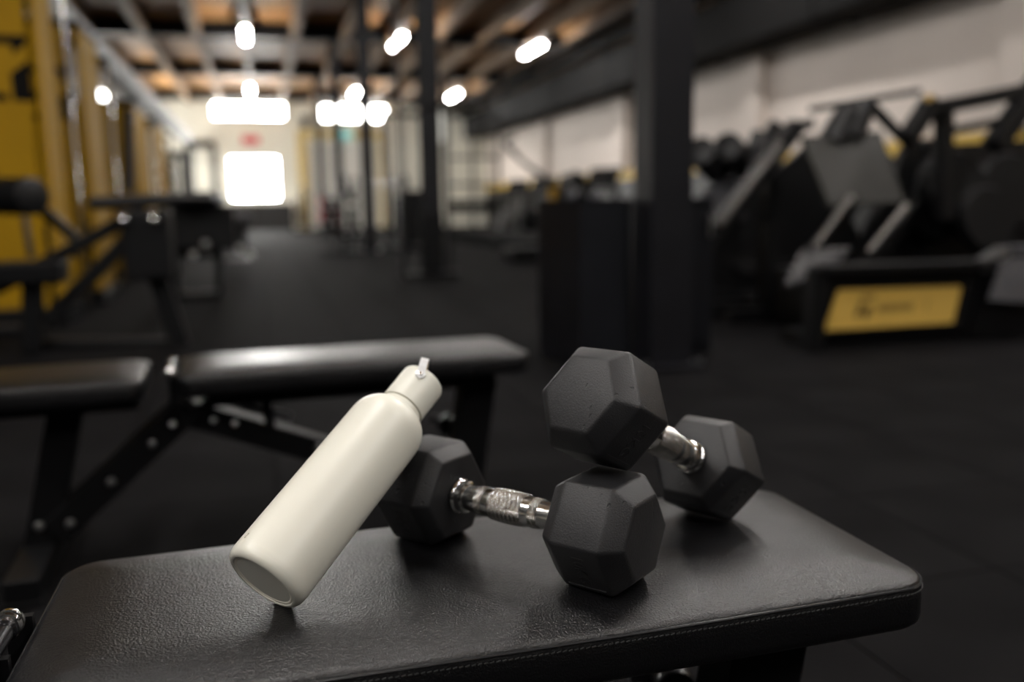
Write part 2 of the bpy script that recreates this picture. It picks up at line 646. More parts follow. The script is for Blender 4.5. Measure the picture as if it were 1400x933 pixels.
# ceiling: plywood deck, timber joists, black steel cross beams on the column lines
ceil = struct(box('ceiling', ((XL + XR) / 2, (YB + YF) / 2, ZC + 0.05), (XR - XL, YF - YB, 0.10), DECK))
lines = [-2.1, 4.0, 10.1, 16.2, 22.3, 28.4, 34.5]
for y in lines:
    b_ = MB()
    b_.box(((XL + XR) / 2, y, 4.70), (XR - XL, 0.24, 0.03))
    b_.box(((XL + XR) / 2, y, 4.875), (XR - XL, 0.05, 0.32))
    b_.box(((XL + XR) / 2, y, 5.035), (XR - XL, 0.24, 0.03))
    b_.build('steel_beam', BLACK, ceil)
jx = [-3.40, -2.30, -1.17, -0.11, 0.99, 2.12, 3.22, 4.30, 5.39, 6.62, 7.66, 8.80]
ends = [YB] + lines + [YF]
jm = {}
for k in range(len(ends) - 1):
    L = ends[k + 1] - ends[k] - 0.26
    for x in jx:
        key = round(L, 2)
        yc = (ends[k] + ends[k + 1]) / 2
        if key not in jm:
            o = MB().box((0, 0, 0), (0.15, L, 0.36)).build('joist', JOIST, None)
            jm[key] = o.data
        else:
            o = bpy.data.objects.new('joist', jm[key])
            COL.objects.link(o)
        o.parent = ceil
        o.location = Vector((x, yc, 4.86))

# dark duct and pipes along the right wall head
dr = thing('air_duct', 'long dark air duct under the ceiling along the white right wall', 'duct', (XR - 0.5, 15, 3.43))
MB().box((XR - 0.64, 15, 3.86), (0.80, 41, 0.86)).build('duct_body', DUCTM, dr, bevel=0.03)
for y in range(-4, 36, 4):
    MB().box((XR - 0.64, y, 3.86), (0.84, 0.06, 0.92)).build('duct_flange', DUCTM, dr)
for k, (x, z, r, lab) in enumerate(((XR - 1.25, 4.42, 0.13, 'thicker dark round pipe hung beside the duct under the ceiling'), (XR - 1.75, 4.55, 0.07, 'thin dark conduit pipe under the ceiling left of the duct'))):
    o = MB().tube([(x, YB + 0.1, z), (x, YF - 0.1, z)], r, 14).build('ceiling_pipe', DUCTM, None, smooth=True)
    tag(o, lab, 'pipe')
# grey pipes and cable tray running along the left side above the machines
o = MB().tube([(-2.25, 6.0, 3.15), (-2.25, 35.8, 3.15)], 0.19, 16).build('ventilation_pipe', PIPEG, None, smooth=True)
tag(o, 'fat grey ventilation pipe running above the yellow machines', 'pipe')
o = MB().tube([(-2.80, 6.0, 3.60), (-2.80, 35.8, 3.60)], 0.08, 12).build('ventilation_pipe', PIPEG, None, smooth=True)
tag(o, 'slim grey pipe above and left of the fat ventilation pipe', 'pipe')

# steel columns
names = ['thick black steel column rising behind the stacked dumbbells', 'black steel column in the middle with a guard cage round its foot',
         'third black steel column down the hall with a pulley machine beside it', 'fourth black steel column in front of the white roller door', 'far black steel column beside the yellow door frame']
for k, y in enumerate((4.0, 10.1, 16.2, 22.3, 28.4)):
    c = thing('steel_column', names[k], 'column', (1.87, y, 0), 0, 'steel columns down the hall')
    wdt = 0.21
    h = MB()
    h.box((1.87, y - wdt / 2 + 0.0075, 2.35), (wdt, 0.015, 4.66))
    h.box((1.87, y + wdt / 2 - 0.0075, 2.35), (wdt, 0.015, 4.66))
    h.box((1.87, y, 2.35), (0.02, wdt - 0.03, 4.66))
    if k == 0:
        h.box((1.87 - wdt / 2 + 0.006, y, 2.35), (0.012, wdt - 0.032, 4.66))
        h.box((1.87 + wdt / 2 - 0.006, y, 2.35), (0.012, wdt - 0.032, 4.66))
    h.build('shaft', COLUMN, c)
    MB().box((1.87, y, 0.012), (wdt + 0.12, wdt + 0.12, 0.022)).build('base_plate', COLUMN, c)
    for sx in (-1, 1):
        for sy in (-1, 1):
            MB().tube([(1.87 + sx * 0.14, y + sy * 0.14, 0.022), (1.87 + sx * 0.14, y + sy * 0.14, 0.05)], 0.014, 6).build('anchor_bolt', STEEL, c)

# ------------------------------------------------------------------ tube lamps; unseen near ones placed to light the foreground, outer left row added
lamp0 = None
lampspec = []
for row, x, ys in (('left', -0.11, (-4.2, 1.7, 13.5, 21.25, 30.8)), ('middle', 3.28, (-3.6, -0.6, 3.7, 5.6, 13.0, 21.4, 31.2)), ('right', 6.70, (2.3, 4.6, 13.0, 21.9, 31.4)), ('added outer left', -3.40, (-2.4, 0.4, 2.6))):
    for k, y in enumerate(ys):
        if y is not None:
            lampspec.append((row, k, x, y))
ordn = ['', 'overhead', 'near', 'middle', 'far']
for row, k, x, y in lampspec:
    if y < YB + 1 or y > YF - 1:
        continue
    lab = ('added tube lamp well behind the photographer' if y < -2 else 'added tube lamp just behind the photographer' if y < 0 else 'unseen tube lamp above the front bench line' if y < 2.5 else
           'unseen tube lamp just before the nearest column' if y < 4 else 'unseen tube lamp just past the nearest column' if y < 6 else 'unseen tube lamp beyond the second column' if y < 16 else
           'nearer bright tube lamp in view' if y < 25 else 'farther bright tube lamp in view') + ' in the %s ceiling row' % row
    if lamp0 is None:
        t = thing('tube_lamp', lab, 'lamp', (x, y, 4.60), 0, 'ceiling tube lamps')
        lamp0 = t
        MB().box((x, y, 4.635), (0.14, 1.56, 0.07)).build('housing', DOORW, t, bevel=0.01)
        MB().box((x, y, 4.575), (0.11, 1.50, 0.05)).build('diffuser', LAMPM, t, bevel=0.015)
        for s in (-1, 1):
            MB().box((x, y + s * 0.5, 4.675), (0.05, 0.05, 0.01)).build('ceiling_clip', STEEL, t)
    else:
        t = copy_tree(lamp0)
        t.location = (x, y, 4.60)
        t['label'] = lab


# ================================================================== FOREGROUND: BENCHES
def rrect(x0, x1, y0, y1, r, z, nc=8, ns=14, bow=0.0):
    pts = []
    cs = [(x1 - r, y1 - r, 0), (x0 + r, y1 - r, 90), (x0 + r, y0 + r, 180), (x1 - r, y0 + r, 270)]
    for i, (cx, cy, a0) in enumerate(cs):
        arc = [Vector((cx + r * math.cos(math.radians(a0 + 90 * k / nc)), cy + r * math.sin(math.radians(a0 + 90 * k / nc)), z)) for k in range(nc + 1)]
        pts += arc
        nx, ny, na = cs[(i + 1) % 4]
        nxt = Vector((nx + r * math.cos(math.radians(na)), ny + r * math.sin(math.radians(na)), z))
        for k in range(1, ns):
            pts.append(arc[-1].lerp(nxt, k / ns))
    xm, ym, hx = (x0 + x1) / 2, (y0 + y1) / 2, (x1 - x0) / 2
    if bow:
        for p in pts:
            p.y += bow * (1 - ((p.x - xm) / hx) ** 2) * ((p.y - ym) / ((y1 - y0) / 2))
    return pts


def pad(root, name, x0, x1, y0, y1, zt, r=0.036):
    """upholstered pad: side band, welted seam, crowned top"""
    prof = [(0.020, -0.058), (0.006, -0.057), (0.001, -0.052), (0.0, -0.046), (0.0, -0.030), (0.0008, -0.0165), (0.002, -0.0140), (0.0022, -0.0128),
            ] + [(d, -0.0118 * (1 - d / 0.080) ** 2) for d in (0.0045, 0.009, 0.014, 0.020, 0.028, 0.037, 0.047, 0.058, 0.069, 0.080)]
    loops = [rrect(x0 + i, x1 - i, y0 + i, y1 - i, max(0.008, r - i * 0.8), zt + dz, bow=0.006) for i, dz in prof]
    p = MB().rings(loops).build(name, LEATHER, root, smooth=True)
    w_ = rrect(x0 + 0.0005, x1 - 0.0005, y0 + 0.0005, y1 - 0.0005, r, zt - 0.0142, bow=0.006)
    wm = MB()
    n = len(w_)
    rings_ = []
    for i in range(n):
        a = (w_[(i + 1) % n] - w_[i - 1]).normalized()
        s = a.cross(Vector((0, 0, 1)))
        rings_.append([w_[i] + (s * math.cos(2 * math.pi * k / 6) + Vector((0, 0, 1)) * math.sin(2 * math.pi * k / 6)) * 0.0013 for k in range(6)])
    wm.rings(rings_ + [rings_[0]], False, False).build('welt', WELT, p, smooth=True)
    # stitches under the welt
    st = MB()
    ln = rrect(x0 - 0.0004, x1 + 0.0004, y0 - 0.0004, y1 + 0.0004, r, zt - 0.0195, nc=10, ns=40, bow=0.006)
    acc = 0.0
    for i in range(len(ln)):
        a, b2 = ln[i], ln[(i + 1) % len(ln)]
        L = (b2 - a).length
        while acc < L:
            c = a.lerp(b2, acc / L)
            d = (b2 - a).normalized()
            st.beam(c - d * 0.0017 + Vector((0, 0, -0.0004)), c + d * 0.0017 + Vector((0, 0, 0.0004)), 0.0009, 0.0010)
            acc += 0.0052
        acc -= L
    so = st.build('stitching', THREAD, p)
    so['kind'] = 'stuff'
    return p


BX, BY = 0.0, 0.82
bench = thing('weight_bench', 'black leather weight bench in front carrying the dumbbells and the bottle', 'bench', (BX, BY, 0), 0, 'black adjustable benches')
ZT = 0.45
pad(bench, 'back_pad', -0.212, 0.603, BY - 0.152, BY + 0.153, ZT)
pad(bench, 'seat_pad', -0.640, -0.285, BY - 0.150, BY + 0.150, ZT - 0.002)
fy = BY - 0.035
MB().box((0.19, BY, 0.376), (0.70, 0.09, 0.030)).box((0.19, BY, 0.352), (0.72, 0.06, 0.02)).build('back_rail', BLACK, bench, bevel=0.003)
MB().box((-0.455, BY, 0.372), (0.30, 0.10, 0.032)).build('seat_rail', BLACK, bench, bevel=0.003)
MB().beam((-0.20, BY, 0.330), (0.46, BY, 0.060), 0.06, 0.062, (0, 0, 1)).build('spine', BLACK, bench, bevel=0.004)
MB().beam((0.505, BY, 0.362), (0.455, BY, 0.045), 0.07, 0.088, (1, 0, 0)).build('leg', BLACK, bench, bevel=0.004)
MB().beam((-0.455, BY, 0.375), (-0.535, BY, 0.045), 0.07, 0.070, (1, 0, 0)).build('leg', BLACK, bench, bevel=0.004)
for s in (-1, 1):
    MB().beam((-0.50, BY + s * 0.042, 0.085), (-0.195, BY + s * 0.042, 0.350), 0.012, 0.066, (0, 0, 1)).build('ladder_plate', BLACK, bench, bevel=0.002)
MB().beam((0.44, BY - 0.27, 0.035), (0.44, BY + 0.27, 0.035), 0.07, 0.05).build('front_foot', BLACK, bench, bevel=0.004)
MB().beam((-0.535, BY - 0.24, 0.035), (-0.535, BY + 0.24, 0.035), 0.07, 0.05).build('rear_foot', BLACK, bench, bevel=0.004)
for x in (0.44, -0.535):
    for s in (-1, 1):
        MB().box((x, BY + s * (0.25 if x > 0 else 0.22), 0.006), (0.075, 0.05, 0.012)).build('rubber_foot', PLASTIC, bench, bevel=0.002)
for x, z, r in ((-0.528, 0.108, 0.011), (-0.465, 0.106, 0.011), (-0.374, 0.193, 0.011), (-0.283, 0.273, 0.009), (-0.236, 0.315, 0.008), (-0.146, 0.312, 0.007), (-0.10, 0.300, 0.007), (0.09, 0.222, 0.009)):
    y = BY - 0.048 if x < -0.2 else BY - 0.031
    MB().lathe([(r, 0.0), (r, 0.003), (r * 0.8, 0.007), (r * 0.3, 0.009)], 10, Matrix.Translation((x, y, z)) @ Matrix.Rotation(math.radians(90), 4, 'X')).build('bolt', STEEL, bench, smooth=True)
MB().beam((-0.085, BY - 0.04, 0.345), (0.03, BY - 0.04, 0.306), 0.006, 0.018, (0, 0, 1)).build('adjuster_strut', GREYPL, bench)
MB().beam((-0.030, BY - 0.045, 0.375), (-0.020, BY - 0.045, 0.29), 0.010, 0.022, (1, 0, 0)).build('link_plate', BLACK, bench)
# hinge rod in the gap between the pads with chrome end caps
hx, hz = -0.2285, 0.450
rod = MB().tube([(hx, BY - 0.13, hz), (hx, BY - 0.020, hz)], 0.0085, 16).build('hinge_rod', BLACKG, bench, smooth=True)
for s, yy in ((1, BY - 0.020), (-1, BY - 0.13)):
    rotm = Matrix.Translation((hx, yy, hz)) @ Matrix.Rotation(math.radians(-90 * s), 4, 'X')
    MB().lathe([(0.0085, -0.004), (0.0105, -0.002), (0.0105, 0.004), (0.0095, 0.006)], 20, rotm).build('black_ring', BLACKG, rod, smooth=True)
    MB().lathe([(0.0095, 0.005), (0.0120, 0.006), (0.0122, 0.010), (0.0095, 0.011)], 20, rotm).build('chrome_ring', CHROME, rod, smooth=True)
    MB().lathe([(0.0085, 0.010), (0.0085, 0.014), (0.0125, 0.014), (0.0125, 0.018), (0.009, 0.024), (0.004, 0.026)], 20, rotm).build('cap_nut', CHROME, rod, smooth=True)
for s in (-1, 1):
    MB().beam((hx + 0.002, BY - 0.02 + s * 0.04, hz - 0.005), (hx + 0.002, BY - 0.02 + s * 0.04, 0.355), 0.008, 0.022, (1, 0, 0)).build('hinge_bracket', BLACK, bench)
# transport wheel on its bracket behind the front leg
pw = at(918, 925, 0.93)
MB().lathe([(0.012, -0.012), (0.026, -0.012), (0.030, -0.006), (0.030, 0.006), (0.026, 0.012), (0.012, 0.012)], 28, Matrix.Translation(pw + Vector((0, 0, -0.015))) @ Matrix.Rotation(math.radians(90), 4, 'X')).build('transport_wheel', BLACKG, bench, smooth=True)
MB().beam(pw + Vector((-0.045, 0.02, 0.002)), pw + Vector((0.0, 0.02, -0.01)), 0.008, 0.02).build('wheel_bracket', GREYPL, bench)

bench2 = copy_tree(bench)
bench2.location = (0.012, BY + 1.37, 0)
bench2.rotation_euler = (0, 0, math.radians(2.6))
bench2['label'] = 'empty black weight bench standing behind the bottle, out of focus'


# ================================================================== DUMBBELLS
R, LM, CO, RO, CI, RI, SEP = 0.0583, 0.0499, 0.0176, 0.0406, 0.0157, 0.0500, 0.2172


def text_mesh(txt, size, depth):
    cu = bpy.data.curves.new('txt', 'FONT')
    cu.body = txt
    cu.size = size
    cu.extrude = depth
    cu.align_x = 'CENTER'
    cu.align_y = 'CENTER'
    ob = bpy.data.objects.new('txt', cu)
    COL.objects.link(ob)
    dg = bpy.context.evaluated_depsgraph_get()
    me = bpy.data.meshes.new_from_object(ob.evaluated_get(dg))
    bpy.data.objects.remove(ob)
    bpy.data.curves.remove(cu)
    return me


def text_part(txt, size, depth, M, name, material, parent):
    me = text_mesh(txt, size, depth)
    inv = world_of(parent).inverted()
    me.transform(inv @ M)
    me.materials.clear()
    me.materials.append(material)
    o = bpy.data.objects.new(name, me)
    COL.objects.link(o)
    o.parent = parent
    return o


def dumbbell(label, c, a, u):
    a = Vector(a).normalized()
    u = Vector(u)
    u = (u - a * u.dot(a)).normalized()
    s = a.cross(u)
    c = Vector(c)
    root = thing('dumbbell', label, 'dumbbell', c, 0, 'black hex dumbbells')

    def hexr(r, t):
        return [c + a * t + (s * math.cos(math.radians(60 * k)) + u * math.sin(math.radians(60 * k))) * r for k in range(6)]
    for sg in (-1, 1):
        m0 = sg * SEP / 2
        h = MB().rings([hexr(RI * 0.93, m0 - sg * (LM / 2 + CI)), hexr(R, m0 - sg * LM / 2), hexr(R, m0 + sg * LM / 2), hexr(RO, m0 + sg * (LM / 2 + CO))])
        hd = h.build('head', RUBBER, root, smooth=True, bevel=0.0028, seg=3, angle=12)
        # raised weight marking and rule on the two lower side faces
        for face in (-0.5, -2.5):
            th = math.radians(60 * face)
            nrm = s * math.cos(th) + u * math.sin(th)
            tan = (u * math.cos(th) - s * math.sin(th))
            p0 = c + a * m0 + nrm * (R * math.sqrt(3) / 2)
            if face < -1:
                tan = -tan
            mtx = Matrix((tan.to_4d(), (-a).to_4d(), nrm.to_4d(), Vector((0, 0, 0, 1)))).transposed()
            mtx = Matrix(((-tan.x, a.x, nrm.x, p0.x), (-tan.y, a.y, nrm.y, p0.y), (-tan.z, a.z, nrm.z, p0.z), (0, 0, 0, 1)))
            if mtx.to_3x3().determinant() < 0:
                mtx = Matrix(((-tan.x, -a.x, nrm.x, p0.x), (-tan.y, -a.y, nrm.y, p0.y), (-tan.z, -a.z, nrm.z, p0.z), (0, 0, 0, 1)))
            text_part('10KG', 0.017, 0.0006, mtx, 'weight_marking', RUBBER, hd)
            lowdir = -tan if (-tan).z < tan.z else tan
            MB().beam(p0 + lowdir * 0.0235 - a * 0.020, p0 + lowdir * 0.0235 + a * 0.020, 0.0016, 0.0014, nrm).build('raised_rule', RUBBER, hd)
    # handle: lathed grip with knurled bands
    zax = a
    M = Matrix(((s.x, u.x * 1, zax.x, c.x), (s.y, u.y, zax.y, c.y), (s.z, u.z, zax.z, c.z), (0, 0, 0, 1)))
    if M.to_3x3().determinant() < 0:
        M = Matrix(((u.x, s.x, zax.x, c.x), (u.y, s.y, zax.y, c.y), (u.z, s.z, zax.z, c.z), (0, 0, 0, 1)))
    half = SEP / 2 - LM / 2 - CI

    def rad(t):
        k = min(1, abs(t) / 0.052)
        return 0.0163 - 0.0030 * (0.5 - 0.5 * math.cos(math.pi * k))
    g = MB().lathe([(rad(t), t) for t in [i / 40 * (half + 0.004) for i in range(-40, 41)]], 48, M).build('handle', CHROME, root, smooth=True)
    for t0, t1 in ((-0.020, 0.020), (0.0290, 0.0385), (-0.0385, -0.0290)):
        rows = int((t1 - t0) / 0.00045)
        nseg = 240
        prof = [(rad(t0) - 0.0002, t0)] + [(rad(t0 + (t1 - t0) * i / rows) + 0.00022, t0 + (t1 - t0) * i / rows) for i in range(rows + 1)] + [(rad(t1) - 0.0002, t1)]

        def disp(i, k, t, ang):
            q1 = abs(((ang * 0.0155 + t) / 0.0025) % 1 - 0.5) * 2
            q2 = abs(((ang * 0.0155 - t) / 0.0025) % 1 - 0.5) * 2
            return 0.00085 * min(q1, q2) if 0 < i < rows + 2 else 0
        MB().lathe(prof, nseg, M, disp).build('knurled_band', KNURL, g)
    for sg in (-1, 1):
        e = sg * (half - 0.0005)
        prof = [(0.0125, e), (0.0172, e - sg * 0.001), (0.0182, e - sg * 0.003), (0.0172, e - sg * 0.0052), (0.0160, e - sg * 0.006), (0.0158, e - sg * 0.0075), (0.0168, e - sg * 0.0085), (0.0166, e - sg * 0.0115), (0.0150, e - sg * 0.0125), (0.0128, e - sg * 0.013)]
        MB().lathe(prof, 40, M).build('collar', CHROME, root, smooth=True)
    return root


zb = EYE.z - 0.35 - 0.45   # pad top is z = 0.45 (0.35 below the eye)
A_th = -0.9014
dA = dumbbell('black hex dumbbell lying flat on the bench with the cream bottle leaning on it', (0.2252, 0.8279, 0.45 + R * math.sqrt(3) / 2 + 0.0000), (math.cos(A_th), math.sin(A_th), 0), (0, 0, 1))
dB = dumbbell('black hex dumbbell propped up with its near end on top of the other dumbbell', (0.3833, 0.8199, 0.80 - 0.2428 + 0.0008), (0.7532, 0.4591, -0.4711), (0.3975, 0.2529, 0.8820))

# ================================================================== BOTTLE
br = 0.0391
ba = Vector((0.64959, 0.54856, 0.52642)).normalized()
bc = Vector((-0.0165, 0.7670, 0.80 - 0.3218 + 0.0010))
bot = thing('water_bottle', 'cream insulated water bottle leaning tilted against a dumbbell head', 'bottle', bc)
bs = ba.cross(Vector((0, 0, 1))).normalized()      # to the right seen from the camera
bu = bs.cross(ba)
BM = Matrix(((bs.x, bu.x, ba.x, bc.x), (bs.y, bu.y, ba.y, bc.y), (bs.z, bu.z, ba.z, bc.z), (0, 0, 0, 1)))
prof = [(0.0310, 0.0016), (0.0318, 0.0003), (0.0330, 0.0), (0.0350, 0.0008), (0.0368, 0.0024), (0.0382, 0.0050), (0.0389, 0.0085), (br, 0.013)]
prof += [(br, 0.013 + 0.175 * k / 8) for k in range(1, 9)]
for k in range(1, 11):
    t = math.radians(80 * k / 10)
    prof.append((br - 0.0225 * (1 - math.cos(t)) * 0.80, 0.188 + 0.0270 * math.sin(t)))
prof += [(0.0228, 0.2195), (0.0222, 0.2215)]
MB().lathe(prof, 96, BM).build('body', BOTTLE, bot, smooth=True)
MB().lathe([(0.0312, 0.0030), (0.0308, 0.0012), (0.0300, 0.0010), (0.0285, 0.0014), (0.0280, 0.0020), (0.001, 0.0020)], 72, BM).build('base_disc', BASEM, bot, smooth=True)
MB().lathe([(0.0222, 0.2205), (0.0222, 0.2222)], 64, BM).build('neck_gap', MARKM, bot, smooth=True)
CR = 0.0236
cprof = [(CR - 0.0006, 0.2222), (CR, 0.2228), (CR, 0.2608)] + [(CR - 0.0035 * (1 - math.cos(math.radians(90 * k / 6))), 0.2608 + 0.0035 * math.sin(math.radians(90 * k / 6))) for k in range(1, 7)] + [(0.0195, 0.2645), (0.001, 0.2648)]
MB().lathe(cprof, 72, BM).build('cap', CAPM, bot, smooth=True)
# strap handle: a band looping over the cap, riveted on both sides
ang0 = math.radians(58)
RT = 0.2535
sd = (bs * math.cos(ang0) + bu * math.sin(ang0))     # direction of the near rivet
sw = ba.cross(sd)
se = ba * math.cos(math.radians(19)) - sw * math.sin(math.radians(19))
sx = se.cross(sd)
path = [(CR + 0.0008, 0.0), (CR + 0.0012, 0.010), (CR + 0.0004, 0.018), (CR - 0.0022, 0.0225), (CR - 0.0062, 0.0250), (CR - 0.011, 0.0262)]
full = path + [(0.006, 0.0268), (0.0, 0.0269), (-0.006, 0.0268)] + [(-q, t) for q, t in reversed(path)]
for nm, off, m_, th in (('strap', 0.0, STRAPM, 0.0011), ('strap_lining', -0.0009, STRAPI, 0.0009)):
    loops = []
    for i, (q, t) in enumerate(full):
        q0, t0 = full[max(0, i - 1)]
        q1, t1 = full[min(len(full) - 1, i + 1)]
        d = Vector((q1 - q0, t1 - t0)).normalized()
        n_ = Vector((-d.y, d.x))        # left of travel (inwards), flip to outwards
        n_ = -n_
        if n_.x * q < 0 and abs(q) > 0.008:
            n_ = -n_
        if abs(q) <= 0.0135 and n_.y < 0:
            n_ = -n_
        wv = 0.0042 if nm == 'strap' else 0.0038
        pb = bc + ba * RT + sd * (q + n_.x * off) + se * (t + n_.y * off)
        nn = sd * n_.x + se * n_.y
        loops.append([pb - sx * wv, pb + sx * wv, pb + sx * wv + nn * th, pb - sx * wv + nn * th])
    MB().rings(loops).build(nm, m_, bot, bevel=0.0002, seg=1)
for sg in (1, -1):
    rp = bc + sd * sg * (CR + 0.0008) + ba * RT
    zz = sd * sg
    Mr = Matrix(((sw.x, ba.x, zz.x, rp.x), (sw.y, ba.y, zz.y, rp.y), (sw.z, ba.z, zz.z, rp.z), (0, 0, 0, 1)))
    MB().lathe([(0.0052, -0.0006), (0.0052, 0.0011), (0.0050, 0.0012)], 28, Mr).build('strap_end', STRAPM, bot, smooth=True)
    MB().lathe([(0.0022, 0.0011), (0.0022, 0.0017), (0.0016, 0.0022), (0.0005, 0.0023)], 20, Mr).build('rivet', CHROME, bot, smooth=True)


def wrap_mark(txt, size, deg, t, material, name):
    me = text_mesh(txt, size, 0.0)
    inv = world_of(bot).inverted()
    a0 = math.radians(deg)
    for v in me.vertices:
        # text runs round the bottle, its up side towards the cap
        ang = a0 + v.co.x / br
        p = (bs * math.cos(ang) + bu * math.sin(ang)) * (br + 0.00012) + ba * (t + v.co.y) + bc
        v.co = inv @ p
    me.materials.clear()
    me.materials.append(material)
    o = bpy.data.objects.new(name, me)
    COL.objects.link(o)
    o.parent = bot


wrap_mark('S', 0.0080, 107, 0.018, MARKM, 'printed_mark')
wrap_mark('H', 0.0080, 314, 0.0225, MARKB, 'printed_mark')

# ================================================================== BACKGROUND, LEFT: YELLOW TOWERS
def tower(label, y0, y1, xr, wdt, h, logo=True):
    t = thing('weight_stack_tower', label, 'gym machine', (xr - wdt / 2, (y0 + y1) / 2, 0), 0, 'yellow weight stack towers')
    xl = xr - wdt
    MB().box(((xl + xr) / 2, (y0 + y1) / 2, 0.06), (wdt + 0.08, y1 - y0 + 0.08, 0.12)).build('plinth', BLACK, t, bevel=0.01)
    MB().box(((xl + xr) / 2 - 0.04, y0 + 0.02, (h + 0.12) / 2), (wdt - 0.08, 0.04, h - 0.12)).build('front_panel', YELLOW, t, bevel=0.008)
    MB().box((xr - 0.02, (y0 + y1) / 2, (h + 0.12) / 2), (0.04, y1 - y0, h - 0.12)).build('side_panel', YELLOW, t, bevel=0.012)
    MB().box((xl + 0.02, (y0 + y1) / 2 + 0.02, (h + 0.12) / 2), (0.04, y1 - y0 - 0.04, h - 0.12)).build('side_panel', YELLOW, t, bevel=0.008)
    MB().box(((xl + xr) / 2, (y0 + y1) / 2, h + 0.03), (wdt + 0.04, y1 - y0 + 0.04, 0.06)).build('top_cap', BLACK, t, bevel=0.01)
    MB().tube([(xr + 0.06, y1 + 0.10, 0.05), (xr + 0.06, y1 + 0.10, h - 0.15)], 0.022, 12).build('guide_rod', CHROME, t, smooth=True)
    MB().box((xr + 0.02, y1 + 0.08, h - 0.12), (0.14, 0.10, 0.06)).build('rod_bracket', BLACK, t)
    for k in range(10):
        MB().box(((xl + xr) / 2, y1 + 0.02, 0.18 + k * 0.055), (wdt * 0.7, 0.16, 0.050)).build('stack_plate', BLACK, t)
    if logo:
        cx, cz, sz = xr - 0.29, 1.78, 0.44
        y = y0 - 0.001
        def P(x, z):
            return (cx + (x - 0.5) * sz, y, cz + (z - 0.5) * sz)
        for poly in ([(0, 1), (1, 1), (1, 0.90), (0.80, 0.70), (0.76, 0.86), (0, 0.88)], [(0.72, 0.42), (1, 0.62), (1, 0), (0.74, 0)],
                     [(0.05, 0.30), (0.36, 0.58), (0.44, 0.50), (0.13, 0.22)], [(0, 0.12), (0.66, 0.12), (0.66, 0), (0, 0)]):
            MB().prism([P(*p) for p in poly], (0, -0.002, 0)).build('printed_emblem', PRINT, t)
    return t


tower('tall yellow weight stack tower at the left edge with a black emblem', 7.02, 7.52, -1.41, 0.95, 2.75)
tower('yellow weight stack tower second from the left edge beside a chrome rod', 8.42, 9.30, -1.38, 0.95, 2.32)
tower('lower yellow tower third along the left row', 11.5, 12.6, -1.36, 0.85, 2.02, False)
tower('small yellow tower farthest along the left row', 13.4, 14.6, -1.34, 0.85, 2.0, False)

# leg machine in front of the towers
y = 5.65
lm = thing('leg_curl_machine', 'black leg curl machine with roller pad in front of the yellow towers', 'gym machine', onfloor(140, 475))


def P_(px, py, dy=0.0):
    return at(px, py, y + dy)


MB().tube([P_(-40, 268, 0.25), P_(46, 268, -0.20)], 0.105, 20).build('roller_pad', PADM, lm, smooth=True, bevel=0.02)
MB().beam(P_(-30, 408), P_(195, 288), 0.06, 0.075).build('upper_beam', BLACK, lm, bevel=0.008)
MB().beam(P_(40, 270), P_(102, 325), 0.05, 0.06).build('lever_arm', BLACK, lm, bevel=0.006)
MB().beam(P_(62, 440), P_(185, 318), 0.07, 0.085).build('brace', BLACK, lm, bevel=0.008)
MB().beam(P_(185, 285), P_(247, 472), 0.08, 0.11).build('leg', BLACK, lm, bevel=0.01)
MB().beam(P_(45, 372), P_(45, 480), 0.10, 0.12, (0, 1, 0)).build('post', BLACK, lm, bevel=0.01)
MB().beam(P_(-60, 452), P_(60, 452), 0.06, 0.07).build('foot_rail', BLACK, lm, bevel=0.01)
MB().beam(P_(60, 470, 0.1), P_(245, 470, 0.1), 0.07, 0.07).build('base_rail', BLACK, lm, bevel=0.01)
pc = P_(212, 274)
MB().box(pc, (0.68, 0.34, 0.075), Matrix.Rotation(math.radians(-2), 3, 'Y')).build('seat_pad', PADM, lm, bevel=0.03)
MB().beam(pc + Vector((-0.05, 0, -0.05)), pc + Vector((-0.05, 0, -0.45)), 0.26, 0.30, (0, 1, 0)).build('seat_carrier', BLACK, lm, bevel=0.02)
MB().box(P_(42, 372), (0.36, 0.30, 0.13)).build('step_block', PLASTIC, lm, bevel=0.02)
o = MB().box(P_(48, 361), (0.30, 0.26, 0.02)).build('step_top', mat('worn_tan_pad', (0.32, 0.27, 0.22), 0.5, noise=(14, 0.5)), lm, bevel=0.005)
MB().tube([P_(29, 272, -0.15), P_(44, 286, -0.15)], 0.028, 10).build('chrome_link', CHROME, lm, smooth=True)
MB().tube([P_(33, 295, -0.1), P_(43, 352, -0.1)], 0.020, 10).build('chrome_link', CHROME, lm, smooth=True)
for px in (168, 209):
    MB().sphere(P_(px, 300, -0.2), 0.030, 12).build('knob', CHROME, lm, smooth=True)
MB().beam(P_(102, 322), P_(104, 352), 0.03, 0.03).build('stop_pin', BLACK, lm)
MB().beam(P_(176, 262, 0.3), P_(176, 150, 0.3), 0.05, 0.05, (0, 1, 0)).build('upright', BLACK, lm)

# blue topped bench and small things beyond it
y = 8.6
bb = thing('exercise_bench', 'low bench with dark blue pad beyond the leg curl machine', 'bench', onfloor(285, 400))
MB().box(at(272, 272, y), (0.42, 1.1, 0.08)).build('bench_pad', BLUEP, bb, bevel=0.03)
MB().box(at(275, 310, y), (0.60, 0.5, 0.40)).build('body', BLACK, bb, bevel=0.03)
for px in (240, 300):
    MB().beam(at(px, 330, y), (at(px, 392, y).x, y, 0.06), 0.07, 0.07, (0, 1, 0)).build('leg', BLACK, bb)
MB().beam(at(225, 347, y), at(305, 347, y), 0.08, 0.06).build('cross_rail', BLACK, bb)
MB().beam((at(225, 392, y).x, y, 0.03), (at(305, 392, y).x, y, 0.03), 0.10, 0.06).build('foot_rail', BLACK, bb)
for px, py in ((264, 348), (281, 333)):
    MB().sphere(at(px, py, y - 0.35), 0.032, 12).build('end_cap', STEEL, bb, smooth=True)
